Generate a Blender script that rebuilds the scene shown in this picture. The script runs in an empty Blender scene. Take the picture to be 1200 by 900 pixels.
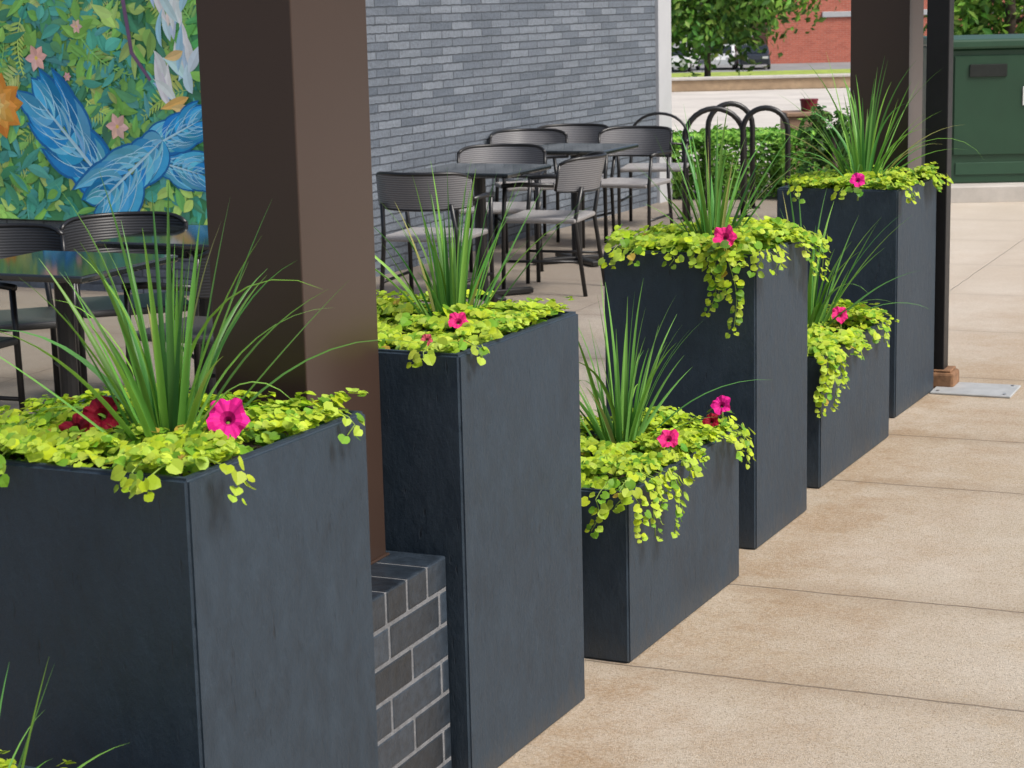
import bpy, bmesh, math, random
from mathutils import Vector, Matrix, noise
random.seed(7)
rnd=random.random; uni=random.uniform
PI=math.pi
scene=bpy.context.scene
COL=scene.collection
# ------------------------------------------------------------------ camera model
F=2350.0; TH=math.atan(450/F); CT=math.cos(TH); ST=math.sin(TH); HC=1.7; ROLL=0.024
def gp(u,v,z=0.0,roll=ROLL):
    du=u-600; dv=v-450
    a=du-roll*dv; b=dv+roll*du
    dx=a/F; dy=-b/F
    d=(dx, CT+dy*ST, -ST+dy*CT); t=(z-HC)/d[2]
    return (d[0]*t, d[1]*t)
def rp(X,Y,z=0.0):
    # ground point re-measured with the camera's slight roll
    dz=z-HC; dep=Y*CT-dz*ST; up=Y*ST+dz*CT
    return gp(600+F*X/dep, 450-F*up/dep, z)
# row frame: local x = right across the row, local y = along the row
RX,RY=0.4016,0.9158
ROT=math.atan2(-RX,RY)
PX,PY=0.4384,0.8988          # the planters themselves are turned a touch more than the row
ROTP=math.atan2(-PX,PY)
OX,OY=-0.531,3.169
def RW(k,s=0.0): return (OX+RX*k-RY*s, OY+RY*k+RX*s)
# ------------------------------------------------------------------ mesh builder
class MB:
    def __init__(s): s.v=[]; s.f=[]; s.c=[]; s.m=[]; s.hascol=False
    def add(s,vs,fs,col=None,mi=0):
        o=len(s.v); s.v.extend([tuple(p) for p in vs])
        for f in fs:
            s.f.append(tuple(i+o for i in f)); s.c.append(col); s.m.append(mi)
        if col is not None: s.hascol=True
    def box(s,c,size,bev=0.0,rz=0.0,col=None,mi=0,seg=1):
        bm=bmesh.new(); bmesh.ops.create_cube(bm,size=1.0)
        for v in bm.verts: v.co=Vector((v.co.x*size[0],v.co.y*size[1],v.co.z*size[2]))
        if bev>0: bmesh.ops.bevel(bm,geom=list(bm.edges),offset=bev,segments=seg,affect='EDGES',profile=0.5)
        M=Matrix.Translation(c)@Matrix.Rotation(rz,4,'Z')
        bm.verts.index_update()
        vs=[M@v.co for v in bm.verts]; fs=[[v.index for v in f.verts] for f in bm.faces]
        bm.free(); s.add(vs,fs,col,mi)
    def tube(s,pts,r,n=8,col=None,mi=0,caps=True):
        pts=[Vector(p) for p in pts]; N=len(pts)
        rs=r if isinstance(r,(list,tuple)) else [r]*N
        vs=[];fs=[]; prev=None
        for i,p in enumerate(pts):
            t=(pts[min(i+1,N-1)]-pts[max(i-1,0)]).normalized()
            if prev is None:
                a=Vector((0,0,1)) if abs(t.z)<.9 else Vector((1,0,0))
                u=t.cross(a).normalized()
            else:
                u=(prev-t*prev.dot(t)).normalized()
            prev=u; w=t.cross(u)
            for k in range(n):
                an=2*PI*k/n
                vs.append(p+(u*math.cos(an)+w*math.sin(an))*rs[i])
        for i in range(N-1):
            for k in range(n):
                k2=(k+1)%n
                fs.append((i*n+k,i*n+k2,(i+1)*n+k2,(i+1)*n+k))
        if caps:
            fs.append(tuple(reversed(range(n)))); fs.append(tuple((N-1)*n+k for k in range(n)))
        s.add(vs,fs,col,mi)
    def build(s,name,mats,parent=None,loc=(0,0,0),rotz=0.0,smooth=False):
        me=bpy.data.meshes.new(name); me.from_pydata(s.v,[],s.f)
        if not isinstance(mats,(list,tuple)): mats=[mats]
        for m in mats: me.materials.append(m)
        if len(mats)>1: me.polygons.foreach_set('material_index',s.m)
        if s.hascol:
            at=me.color_attributes.new('Col','FLOAT_COLOR','CORNER')
            buf=[]
            for f,c in zip(s.f,s.c):
                c=c or (.5,.5,.5)
                buf.extend([c[0],c[1],c[2],1.0]*len(f))
            at.data.foreach_set('color',buf)
        if smooth: me.polygons.foreach_set('use_smooth',[True]*len(me.polygons))
        me.update()
        o=bpy.data.objects.new(name,me); COL.objects.link(o)
        o.location=loc; o.rotation_euler=(0,0,rotz)
        if parent: o.parent=parent
        return o
def tag(o,label,cat,group=None):
    o['label']=label; o['category']=cat
    if group: o['group']=group
    return o
def thing(name,label,cat,loc=(0,0,0),rotz=0.0,group=None):
    o=bpy.data.objects.new(name,None); COL.objects.link(o)
    o.empty_display_size=.1
    o.location=loc; o.rotation_euler=(0,0,rotz)
    return tag(o,label,cat,group)
def struct(o): o['kind']='structure'; return o
# ------------------------------------------------------------------ materials
def newmat(name):
    m=bpy.data.materials.new(name); m.use_nodes=True
    nt=m.node_tree; b=nt.nodes['Principled BSDF']
    return m,nt,b
def mth(nt,op,a,b=None,c=None):
    n=nt.nodes.new('ShaderNodeMath'); n.operation=op
    for i,x in enumerate((a,b,c)):
        if x is None: continue
        if isinstance(x,(int,float)): n.inputs[i].default_value=x
        else: nt.links.new(x,n.inputs[i])
    return n.outputs[0]
def mixc(nt,fac,a,b,mode='MIX'):
    n=nt.nodes.new('ShaderNodeMix'); n.data_type='RGBA'; n.blend_type=mode
    for sock,x in ((n.inputs[0],fac),(n.inputs[6],a),(n.inputs[7],b)):
        if isinstance(x,(int,float)): sock.default_value=x
        elif isinstance(x,(tuple,list)): sock.default_value=(x[0],x[1],x[2],1)
        else: nt.links.new(x,sock)
    return n.outputs[2]
def noi(nt,vec,scale,detail=4,rough=.6,stretch=None):
    if stretch:
        mp=nt.nodes.new('ShaderNodeMapping'); mp.inputs['Scale'].default_value=stretch
        nt.links.new(vec,mp.inputs['Vector']); vec=mp.outputs[0]
    n=nt.nodes.new('ShaderNodeTexNoise'); n.inputs['Scale'].default_value=scale
    n.inputs['Detail'].default_value=detail; n.inputs['Roughness'].default_value=rough
    nt.links.new(vec,n.inputs['Vector']); return n.outputs['Fac']
def ramp(nt,fac,a,b):
    n=nt.nodes.new('ShaderNodeMapRange'); nt.links.new(fac,n.inputs[0])
    n.inputs[1].default_value=a; n.inputs[2].default_value=b; return n.outputs[0]
def bumpn(nt,b,h,strength,dist=.01):
    n=nt.nodes.new('ShaderNodeBump'); n.inputs['Strength'].default_value=strength; n.inputs['Distance'].default_value=dist
    nt.links.new(h,n.inputs['Height']); nt.links.new(n.outputs[0],b.inputs['Normal']); return n
def objc(nt): return nt.nodes.new('ShaderNodeTexCoord').outputs['Object']
def mat(name,base,var=.2,scale=8,rough=.6,bump=0,bscale=60,metal=0,spec=.5,stretch=None,bst=None):
    m,nt,b=newmat(name); oc=objc(nt)
    f=ramp(nt,noi(nt,oc,scale,5,.6,stretch),.3,.7)
    lo=tuple(x*(1-var) for x in base); hi=tuple(min(1,x*(1+var)) for x in base)
    nt.links.new(mixc(nt,f,lo,hi),b.inputs['Base Color'])
    b.inputs['Metallic'].default_value=metal; b.inputs['Specular IOR Level'].default_value=spec
    r=ramp(nt,noi(nt,oc,scale*2.3,4),.2,.8)
    nt.links.new(mth(nt,'MULTIPLY_ADD',r,.2*rough,rough*.9),b.inputs['Roughness'])
    if bump: bumpn(nt,b,noi(nt,oc,bscale,5,.6,bst or stretch),bump)
    return m
def attr_mat(name,rough=.5,trans=0.0,spec=.4,nvar=0.0,nscale=30,bump=0):
    m,nt,b=newmat(name)
    a=nt.nodes.new('ShaderNodeVertexColor'); a.layer_name='Col'
    c=a.outputs[0]
    if nvar or bump:
        oc=objc(nt); nf=noi(nt,oc,nscale,5)
        if nvar:
            g=mth(nt,'MULTIPLY_ADD',ramp(nt,nf,.25,.75),2*nvar,1-nvar)
            cc=nt.nodes.new('ShaderNodeCombineColor')
            for i in range(3): nt.links.new(g,cc.inputs[i])
            c=mixc(nt,1.0,c,cc.outputs[0],'MULTIPLY')
        if bump: bumpn(nt,b,nf,bump)
    nt.links.new(c,b.inputs['Base Color']); b.inputs['Roughness'].default_value=rough
    b.inputs['Specular IOR Level'].default_value=spec
    if trans:
        t=nt.nodes.new('ShaderNodeBsdfTranslucent'); nt.links.new(c,t.inputs[0])
        x=nt.nodes.new('ShaderNodeMixShader'); x.inputs[0].default_value=trans
        nt.links.new(b.outputs[0],x.inputs[1]); nt.links.new(t.outputs[0],x.inputs[2])
        nt.links.new(x.outputs[0],nt.nodes['Material Output'].inputs[0])
    return m
def brick_mat(name,axis,c1,c2,mortar,bw=.29,rh=.054,ms=.0060):
    m,nt,b=newmat(name); oc=objc(nt)
    sp=nt.nodes.new('ShaderNodeSeparateXYZ'); nt.links.new(oc,sp.inputs[0])
    cb=nt.nodes.new('ShaderNodeCombineXYZ')
    wob=mth(nt,'MULTIPLY',mth(nt,'SUBTRACT',noi(nt,oc,16,3),.5),.016)
    nt.links.new(sp.outputs[axis],cb.inputs[0]); nt.links.new(mth(nt,'ADD',sp.outputs[2],wob),cb.inputs[1])
    br=nt.nodes.new('ShaderNodeTexBrick'); nt.links.new(cb.outputs[0],br.inputs['Vector'])
    br.inputs['Scale'].default_value=1; br.inputs['Brick Width'].default_value=bw; br.inputs['Row Height'].default_value=rh
    br.inputs['Mortar Size'].default_value=ms; br.inputs['Mortar Smooth'].default_value=.4; br.inputs['Bias'].default_value=0
    br.inputs['Color1'].default_value=(*c1,1); br.inputs['Color2'].default_value=(*c2,1); br.inputs['Mortar'].default_value=(*mortar,1)
    n1=ramp(nt,noi(nt,oc,1.4,4),.25,.75); n2=ramp(nt,noi(nt,oc,38,5,.8),.30,.70)
    n3=ramp(nt,noi(nt,cb.outputs[0],6,5,.7,(.35,3.5,1)),.3,.7)
    g=mth(nt,'ADD',mth(nt,'MULTIPLY_ADD',n1,.14,.56),mth(nt,'ADD',mth(nt,'MULTIPLY',n2,.55),mth(nt,'MULTIPLY',n3,.28)))
    cc=nt.nodes.new('ShaderNodeCombineColor')
    for i in range(3): nt.links.new(g,cc.inputs[i])
    nt.links.new(mixc(nt,1.0,br.outputs['Color'],cc.outputs[0],'MULTIPLY'),b.inputs['Base Color'])
    b.inputs['Roughness'].default_value=.55
    h=mth(nt,'SUBTRACT',mth(nt,'MULTIPLY',n2,.6),br.outputs['Fac'])
    bumpn(nt,b,h,.9,.009)
    return m
# slate planters
def slate():
    m,nt,b=newmat('slate_planter'); oc=objc(nt)
    n1=ramp(nt,noi(nt,oc,3,5),.3,.7)
    n2=ramp(nt,noi(nt,oc,24,7,.75,(1,1,.5)),.35,.68)
    c=mixc(nt,n1,(.0125,.0235,.037),(.020,.035,.053))
    c=mixc(nt,mth(nt,'MULTIPLY',n2,.55),c,(.036,.056,.079))
    sc=ramp(nt,noi(nt,oc,85,3,.5,(1,1,.2)),.67,.77)
    c=mixc(nt,mth(nt,'MULTIPLY',sc,.65),c,(.005,.008,.013))
    lt=ramp(nt,noi(nt,oc,60,4,.6,(1,1,.15)),.66,.76)
    c=mixc(nt,mth(nt,'MULTIPLY',lt,.28),c,(.06,.08,.10))
    sp=nt.nodes.new('ShaderNodeSeparateXYZ'); nt.links.new(oc,sp.inputs[0])
    low=ramp(nt,mth(nt,'ADD',sp.outputs[2],mth(nt,'MULTIPLY',n2,.06)),.10,.02)
    c=mixc(nt,mth(nt,'MULTIPLY',low,.20),c,(.12,.105,.085))
    nt.links.new(c,b.inputs['Base Color'])
    nt.links.new(mth(nt,'MULTIPLY_ADD',n2,.18,.44),b.inputs['Roughness'])
    b.inputs['Specular IOR Level'].default_value=.42
    h=mth(nt,'SUBTRACT',mth(nt,'ADD',n2,mth(nt,'MULTIPLY',n1,.4)),mth(nt,'MULTIPLY',sc,1.4))
    bumpn(nt,b,h,.36,.005)
    return m
M_slate=slate()
M_soil=mat('soil',(.045,.028,.018),.6,60,.95,1.0,90)
M_bronze=mat('bronze_steel',(.046,.028,.021),.05,2,.30,0,200,0,.5)
M_blackpost=mat('black_steel',(.008,.008,.009),.2,10,.45,spec=.3)
M_black=mat('black_metal_frame',(.010,.010,.011),.2,20,.35)
M_top=mat('black_table_top',(.016,.019,.018),.15,10,.06,spec=.9)
def wicker(name,base,slat=False):
    m,nt,b=newmat(name); oc=objc(nt)
    w=nt.nodes.new('ShaderNodeTexWave'); w.inputs['Scale'].default_value=26 if slat else 75; w.bands_direction='Z'; w.inputs['Distortion'].default_value=.4
    nt.links.new(oc,w.inputs['Vector'])
    w2=nt.nodes.new('ShaderNodeTexWave'); w2.inputs['Scale'].default_value=75; w2.bands_direction='X'; w2.inputs['Distortion'].default_value=1
    nt.links.new(oc,w2.inputs['Vector'])
    h=w.outputs['Fac'] if slat else mth(nt,'MULTIPLY',w.outputs['Fac'],w2.outputs['Fac'])
    k=.5
    nt.links.new(mixc(nt,h,tuple(x*k for x in base),tuple(x*1.2 for x in base)),b.inputs['Base Color'])
    b.inputs['Roughness'].default_value=.42; bumpn(nt,b,h,.3,.003)
    return m
M_back=wicker('grey_slatted_back',(.17,.17,.18),True); M_seat=wicker('light_grey_seat',(.40,.385,.38))
M_backd=wicker('shaded_slatted_back',(.024,.025,.028),True); M_seatd=wicker('shaded_seat',(.085,.085,.085))  # grey back and seat again, darkened in colour for chairs standing in shade
M_leaf=attr_mat('lime_leaf',.5,.34,.3); M_blade=attr_mat('blade_leaf',.42,.26,.4)
M_petal=attr_mat('petal',.6,.2,.2); M_stem=mat('stem',(.20,.30,.04),.3,30,.6)
M_crown=attr_mat('tree_leaf',.55,.25,.3); M_bark=mat('bark',(.09,.065,.05),.4,12,.9,.6,40)
M_mural=attr_mat('mural_paint',.8,0,.2,.14,9)
M_brickw=brick_mat('blue_grey_brick',1,(.098,.120,.152),(.182,.210,.248),(.062,.074,.092))
M_brickm=brick_mat('blue_grey_brick_side',0,(.08,.098,.125),(.165,.19,.225),(.055,.066,.085))
M_redbrick=brick_mat('red_brick',0,(.40,.10,.065),(.50,.14,.09),(.42,.26,.2),.4,.13,.01)
M_pier=attr_mat('charcoal_brick',.38,0,.5,.4,40,.35)
M_mortar=mat('mortar',(.15,.155,.165),.25,40,.95,.4,120)
M_trim=mat('pale_grey_trim',(.45,.46,.48),.06,3,.5)
M_conc=mat('concrete',(.50,.47,.43),.15,4,.85,.2,80)
M_lot=mat('parking_concrete',(.55,.51,.46),.14,1.2,.9)
M_asph=mat('asphalt',(.24,.24,.24),.15,.8,.9)
M_tan=mat('tan_stone',(.38,.27,.17),.2,6,.85,.3,60)
M_rust=mat('rusty_foot',(.23,.12,.06),.35,25,.85,.3,60)
M_wood=mat('brown_wood',(.27,.17,.11),.25,6,.6,.2,40,stretch=(1,1,8))
M_green=mat('dark_green_enamel',(.015,.055,.027),.12,3,.45)
M_greenl=mat('dark_green_lid',(.022,.070,.037),.1,3,.45)
M_dkplate=mat('dark_plate',(.010,.014,.012),.2,20,.4)
M_white=mat('white_paint',(.75,.75,.74),.04,5,.4)
M_plate=mat('weathered_metal_plate',(.40,.41,.41),.12,14,.6,.2,60,.1)
M_darkred=mat('dark_red_paint',(.16,.008,.02),.2,10,.5)
M_grass=mat('verge_grass',(.30,.38,.06),.35,2,.9)
M_glass=mat('dark_glass',(.02,.025,.03),.1,3,.08)
M_rubber=mat('tyre_rubber',(.015,.015,.015),.1,20,.8)
M_chrome=mat('wheel_alloy',(.45,.45,.46),.1,10,.3,metal=.8)
M_carw=mat('car_paint_white',(.72,.73,.74),.03,2,.2); M_card=mat('car_paint_dark',(.03,.035,.045),.05,2,.2)
M_lamp=mat('lamp_lens',(.6,.6,.58),.1,10,.15)
# paving with joints
def kv(u,v):
    x,y=gp(u,v); return (x-OX)*RX+(y-OY)*RY
JK=[-1.6,0.55,kv(752,785),kv(869,689),kv(975,565),kv(1050,512)]
while JK[-1]<16: JK.append(JK[-1]+1.25)
def paving():
    m,nt,b=newmat('aggregate_paving'); oc=objc(nt)
    sp=nt.nodes.new('ShaderNodeSeparateXYZ'); nt.links.new(oc,sp.inputs[0])
    wob=mth(nt,'MULTIPLY',mth(nt,'SUBTRACT',noi(nt,oc,9,3),.5),.016)
    y=mth(nt,'ADD',sp.outputs[1],wob); x=mth(nt,'ADD',sp.outputs[0],wob)
    d=None
    for k in JK:
        q=mth(nt,'ABSOLUTE',mth(nt,'SUBTRACT',y,k)); d=q if d is None else mth(nt,'MINIMUM',d,q)
    for k in (-4.1,-2.3,-.5,3.2,5.0):
        q=mth(nt,'ABSOLUTE',mth(nt,'SUBTRACT',x,k)); d=mth(nt,'MINIMUM',d,q)
    joint=ramp(nt,d,.006,.002); soft=ramp(nt,mth(nt,'ADD',d,mth(nt,'MULTIPLY',noi(nt,oc,6,4),.18)),.22,.04)
    big=ramp(nt,noi(nt,oc,.9,6,.66),.38,.62); mid=ramp(nt,noi(nt,oc,3.0,8,.78),.42,.60)
    fine=ramp(nt,noi(nt,oc,85,6,.85),.38,.62); vf=ramp(nt,noi(nt,oc,240,2,.6),.35,.65)
    c=mixc(nt,big,(.45,.375,.275),(.60,.535,.445))
    c=mixc(nt,mth(nt,'MULTIPLY',mid,.42),c,(.41,.32,.215))
    # rusty brown stain along the foot of the planters
    ax=mth(nt,'ABSOLUTE',mth(nt,'ADD',sp.outputs[0],-.12))
    st=ramp(nt,noi(nt,oc,2.2,6,.72),.36,.58)
    near=mth(nt,'MULTIPLY',ramp(nt,mth(nt,'ADD',ax,mth(nt,'MULTIPLY',mid,.4)),1.10,.10),mth(nt,'MULTIPLY_ADD',st,.72,.14))
    c=mixc(nt,near,c,(.31,.18,.070))
    pat=ramp(nt,noi(nt,oc,1.3,6,.76),.54,.63)
    c=mixc(nt,mth(nt,'MULTIPLY',pat,.36),c,(.39,.265,.135))
    c=mixc(nt,mth(nt,'MULTIPLY',fine,.36),c,(.72,.66,.57))
    c=mixc(nt,mth(nt,'MULTIPLY',ramp(nt,noi(nt,oc,150,4,.7),.53,.63),.60),c,(.19,.145,.10))
    c=mixc(nt,mth(nt,'MULTIPLY',soft,.40),c,(.27,.19,.115))
    c=mixc(nt,mth(nt,'MULTIPLY',joint,.65),c,(.10,.075,.055))
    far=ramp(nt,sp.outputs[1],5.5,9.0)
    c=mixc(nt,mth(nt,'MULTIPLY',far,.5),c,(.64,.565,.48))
    # shade over the seating by the mural, painted into the paving colour
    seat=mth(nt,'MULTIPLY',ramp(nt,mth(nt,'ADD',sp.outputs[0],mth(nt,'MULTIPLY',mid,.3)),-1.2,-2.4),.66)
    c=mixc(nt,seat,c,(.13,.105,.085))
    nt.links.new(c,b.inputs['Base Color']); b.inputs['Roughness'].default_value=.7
    b.inputs['Specular IOR Level'].default_value=.35
    h=mth(nt,'SUBTRACT',mth(nt,'MULTIPLY',mth(nt,'ADD',fine,vf),.32),mth(nt,'MULTIPLY',joint,1.6))
    bumpn(nt,b,h,.6,.006)
    return m
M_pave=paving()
# ------------------------------------------------------------------ setting
GD=-2.75
def gz(Y):
    if Y<38: return 0.0
    if Y<110: return (Y-38)*GD/72
    return GD
mb=MB(); ys=[-40,0,20,38,50,65,80,95,110,125,160,250,500,900]; xs=[-500,-100,-30,0,30,100,500]
vs=[(x,y,gz(y)) for y in ys for x in xs]; n=len(xs)
fs=[(j*n+i,j*n+i+1,(j+1)*n+i+1,(j+1)*n+i) for j in range(len(ys)-1) for i in range(n-1)]
mb.add(vs,fs); struct(mb.build('ground',M_asph))
def sheet(name,x0,x1,yl,dz,m):
    mb=MB(); vs=[]
    for y in yl: vs+= [(x0,y,gz(y)+dz),(x1,y,gz(y)+dz)]
    mb.add(vs,[(2*i,2*i+1,2*i+3,2*i+2) for i in range(len(yl)-1)]); return struct(mb.build(name,m))
sheet('parking_lot',-12,30,[19.5,36.4],.004,M_lot)
sheet('grass_verge',-60,90,[111.5,119],.006,M_grass)
mb=MB(); mb.add([(-12,-6,.008),(9,-6,.008),(9,17,.008),(-12,17,.008)],[(0,1,2,3)])
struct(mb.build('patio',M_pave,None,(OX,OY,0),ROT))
# ------------------------------------------------------------------ planters
G_tall='tall planters in the row'; G_low='low planters in the row'
PL=[ # corner, w, d, h, label
 (RW(-1.05,0),.45,.92,.46,'low dark slate planter nearest the camera, under the grass blades at the bottom left corner',G_low),
 (RW(0,0),.60,.585,.94,'large tall slate planter in front of the brown column, cut off by the left edge',G_tall),
 (gp(553,930),.54,.62,.965,'tall slate planter just right of the brick pier and brown column',G_tall),
 (gp(738,782),.46,.85,.455,'low slate planter holding three petunias, between two tall planters',G_low),
 (gp(886,648),.50,.52,.92,'tall slate planter in mid row with a long lime strand hanging off its corner',G_tall),
 (gp(961,576),.46,.89,.465,'low slate planter farther down the row with one magenta petunia',G_low),
 (gp(1049,493),.50,.62,.92,'tall slate planter at the far end of the row beside the black post',G_tall)]
centers=[]
for (cx,cy),w,d,h,lab,grp in PL:
    c=(cx+PX*d/2-PY*w/2, cy+PY*d/2+PX*w/2); centers.append(c)
    t=thing('planter',lab,'planter',(c[0],c[1],.008),ROTP,grp)
    bm=bmesh.new(); bmesh.ops.create_cube(bm,size=1)
    for v in bm.verts: v.co=Vector((v.co.x*w,v.co.y*d,(v.co.z+.5)*h))
    top=[f for f in bm.faces if f.normal.z>.9]
    r=bmesh.ops.inset_region(bm,faces=top,thickness=.032)
    top=[f for f in bm.faces if f.normal.z>.9 and max(abs(v.co.x) for v in f.verts)<w/2-.01 and len(f.verts)==4 and f.calc_area()>.5*(w-.07)*(d-.07)]
    ex=bmesh.ops.extrude_face_region(bm,geom=top)
    for g in ex['geom']:
        if isinstance(g,bmesh.types.BMVert): g.co.z-=.10
    bmesh.ops.delete(bm,geom=top,context='FACES')
    bmesh.ops.recalc_face_normals(bm,faces=bm.faces)
    bmesh.ops.bevel(bm,geom=[e for e in bm.edges if e.calc_face_angle(0)>.5],offset=.006,segments=3,affect='EDGES')
    me=bpy.data.meshes.new('planter_body'); bm.to_mesh(me); bm.free(); me.materials.append(M_slate)
    o=bpy.data.objects.new('planter_body',me); COL.objects.link(o); o.parent=t
    mb=MB(); N=10
    vs=[((i/N-.5)*(w-.066),(j/N-.5)*(d-.066),h-.045+.02*noise.noise((i*.7+cx*9,j*.7,3))) for j in range(N+1) for i in range(N+1)]
    mb.add(vs,[(j*(N+1)+i,j*(N+1)+i+1,(j+1)*(N+1)+i+1,(j+1)*(N+1)+i) for j in range(N) for i in range(N)])
    mb.build('soil',M_soil,t,smooth=True)
# ------------------------------------------------------------------ plants
def frame(nrm):
    nrm=nrm.normalized(); a=Vector((0,0,1)) if abs(nrm.z)<.9 else Vector((1,0,0))
    u=nrm.cross(a).normalized(); return u,nrm.cross(u),nrm
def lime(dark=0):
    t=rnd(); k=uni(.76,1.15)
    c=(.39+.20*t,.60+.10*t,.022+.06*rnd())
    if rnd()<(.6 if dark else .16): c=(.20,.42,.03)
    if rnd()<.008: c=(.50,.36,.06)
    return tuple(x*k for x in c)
def round_leaf(mb,p,nrm,r,col,dirv=None):
    # scalloped heart shaped leaf with a fold along its midrib
    u,v,n=frame(nrm)
    if dirv is not None:
        q=dirv-n*dirv.dot(n)
        if q.length>1e-4: u=q.normalized(); v=n.cross(u)
        a0=uni(-.5,.5)
    else: a0=uni(0,2*PI)
    ca,sa=math.cos(a0),math.sin(a0); U=u*ca+v*sa; V=v*ca-u*sa
    fold=uni(.0,.38); droop=uni(-.1,.35)
    out=[(-.50,0),(-.74,.42),(-.34,.88),(.20,.92),(.66,.60),(1.0,.0)]
    vs=[]
    spine=[(-.50,0),(-.1,0),(.45,0),(1.0,0)]
    def P(a,b): return p+U*(a*r)+V*(b*r*.98)+n*(abs(b)*fold*r-droop*r*max(0,a)**2)
    for a,b in spine: vs.append(P(a,b))
    j=lambda : uni(.88,1.12)
    for a,b in out[1:-1]: vs.append(P(a*j(),b*j()))
    for a,b in out[1:-1]: vs.append(P(a*j(),-b*j()))
    A=[(0,1,5,4),(1,2,6,5),(2,3,7,6)]; B=[(0,8,9,1),(1,9,10,2),(2,10,11,3)]
    mb.add(vs,A,col); o=len(mb.v)-len(vs); c2=tuple(x*.88 for x in col)
    for f in B: mb.f.append(tuple(i+o for i in f)); mb.c.append(c2); mb.m.append(0)
def creeping(idx,label,n,nsp,holes=(),over=.02,ns=14,smax=.07,strands=(),lift=1.0,rs=(.0100,.0175),thin=-.24):
    (cx,cy),w,d,h,_,_=PL[idx]; c=centers[idx]
    t=thing('creeping_plant',label,'plant',(c[0],c[1],h-.03),ROTP,'lime creeping plants in the planters')
    lb=MB(); z0=.03
    def mound(x,y): return (.016+.06*max(0,noise.noise((x*6+idx*3.1,y*6,5.2))+.3))*lift
    def blocked(x,y):
        for hx,hy,hr in holes:
            if (x-hx)**2+(y-hy)**2<hr*hr*uni(.5,1.2): return True
        return noise.noise((x*8+idx*7.3,y*8,idx*1.7))<thin and rnd()<.85
    # lower, darker layer
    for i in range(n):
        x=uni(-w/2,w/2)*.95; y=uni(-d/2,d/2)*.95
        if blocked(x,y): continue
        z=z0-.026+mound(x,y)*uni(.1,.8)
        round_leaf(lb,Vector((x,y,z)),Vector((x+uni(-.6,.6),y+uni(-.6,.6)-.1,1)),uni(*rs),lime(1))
    # sprigs: short leafy shoots running outwards over the mound
    for i in range(nsp):
        x=uni(-.45,.45)*w; y=uni(-.45,.45)*d
        if blocked(x,y): continue
        a=math.atan2(y*1.1-.06,x*1.1+.03)+random.gauss(0,.8)
        L=uni(.05,.14); m=int(L/.018)+1; dv=Vector((math.cos(a),math.sin(a),0)); sv=Vector((-dv.y,dv.x,0)); bend=uni(-1,1)
        up=uni(.2,1.0)*min(1,lift); pts=[]
        for k in range(m+1):
            q=k/m; pp=Vector((x,y,0))+dv*(L*q)+sv*(bend*L*q*q*.4)
            ex=max(0,abs(pp.x)-w/2+.012,abs(pp.y)-d/2+.012)
            if ex>over: break
            zz=z0-.008+mound(x,y)*.7+up*L*(q*.7-.62*q*q)-ex*.9+(.012 if ex>0 else 0)
            pp.z=zz; pts.append(pp)
        if len(pts)<2: continue
        for k,pp in enumerate(pts):
            q=k/len(pts); r=uni(*rs)*(1-.45*q*q)
            for sd in (-1,1):
                dd=sv*sd+dv*uni(.1,.7)
                round_leaf(lb,pp+dd.normalized()*r*.75+Vector((0,0,uni(-.004,.004))),Vector((dv.x*.25+uni(-.4,.4),dv.y*.25+uni(-.4,.4)-.2,1)),r,lime(),dd)
        pp=pts[-1]
        for _ in range(2): round_leaf(lb,pp+dv*.008+Vector((0,0,.004)),Vector((dv.x*.5+uni(-.3,.3),dv.y*.5+uni(-.3,.3),1)),uni(.005,.009),(.52,.68,.08),dv)
    st=[]
    for i in range(ns):
        if rnd()<.55: st.append(('r',uni(-.48,.48)*d,uni(.02,smax)))
        else: st.append(('f',uni(-.48,.48)*w,uni(.02,smax)))
    st+=list(strands)
    for face,a,L in st:
        pts=[]; drift=uni(-.3,.3); bulge=uni(.014,.05)
        if face=='r': base=Vector((w/2,a,0)); o=Vector((1,0,0)); s=Vector((0,1,0))
        elif face=='f': base=Vector((a,-d/2,0)); o=Vector((0,-1,0)); s=Vector((1,0,0))
        else: base=Vector((w/2-.01,-d/2+.01,0)); o=Vector((.7,-.7,0)); s=Vector((.7,.7,0))
        pts.append(base-o*.07+Vector((0,0,z0+.01))); pts.append(base-o*.02+Vector((0,0,z0+.03)))
        pts.append(base+o*bulge*.8+Vector((0,0,z0+.015)))
        m=max(2,int(L/.016))
        for k in range(1,m+1):
            q=k/m
            pts.append(base+o*(bulge*(1+.25*math.sin(q*2.5)))+s*(drift*L*q+.012*math.sin(q*5+a*30))+Vector((0,0,z0+.015-L*q)))
        sb=MB(); sb.tube(pts,.0014,5); sb.build('trailing_stem',M_stem,t,smooth=True)
        for k in range(1,len(pts)):
            for sd in (-1,1):
                rr=uni(rs[0],rs[1])*(1-.4*max(0,(k-3))/max(1,len(pts)-3))
                dd=s*sd+Vector((0,0,-.5))+o*.3
                p=pts[k]+s*sd*rr*uni(.7,1.5)+o*uni(0,.016)+Vector((0,0,uni(-.008,.005)))
                round_leaf(lb,p,o*uni(.4,1)+s*sd*uni(-.1,.5)+Vector((0,0,uni(.3,1))),rr,lime(),dd)
    lb.build('leaves',M_leaf,t,smooth=False)
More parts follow.
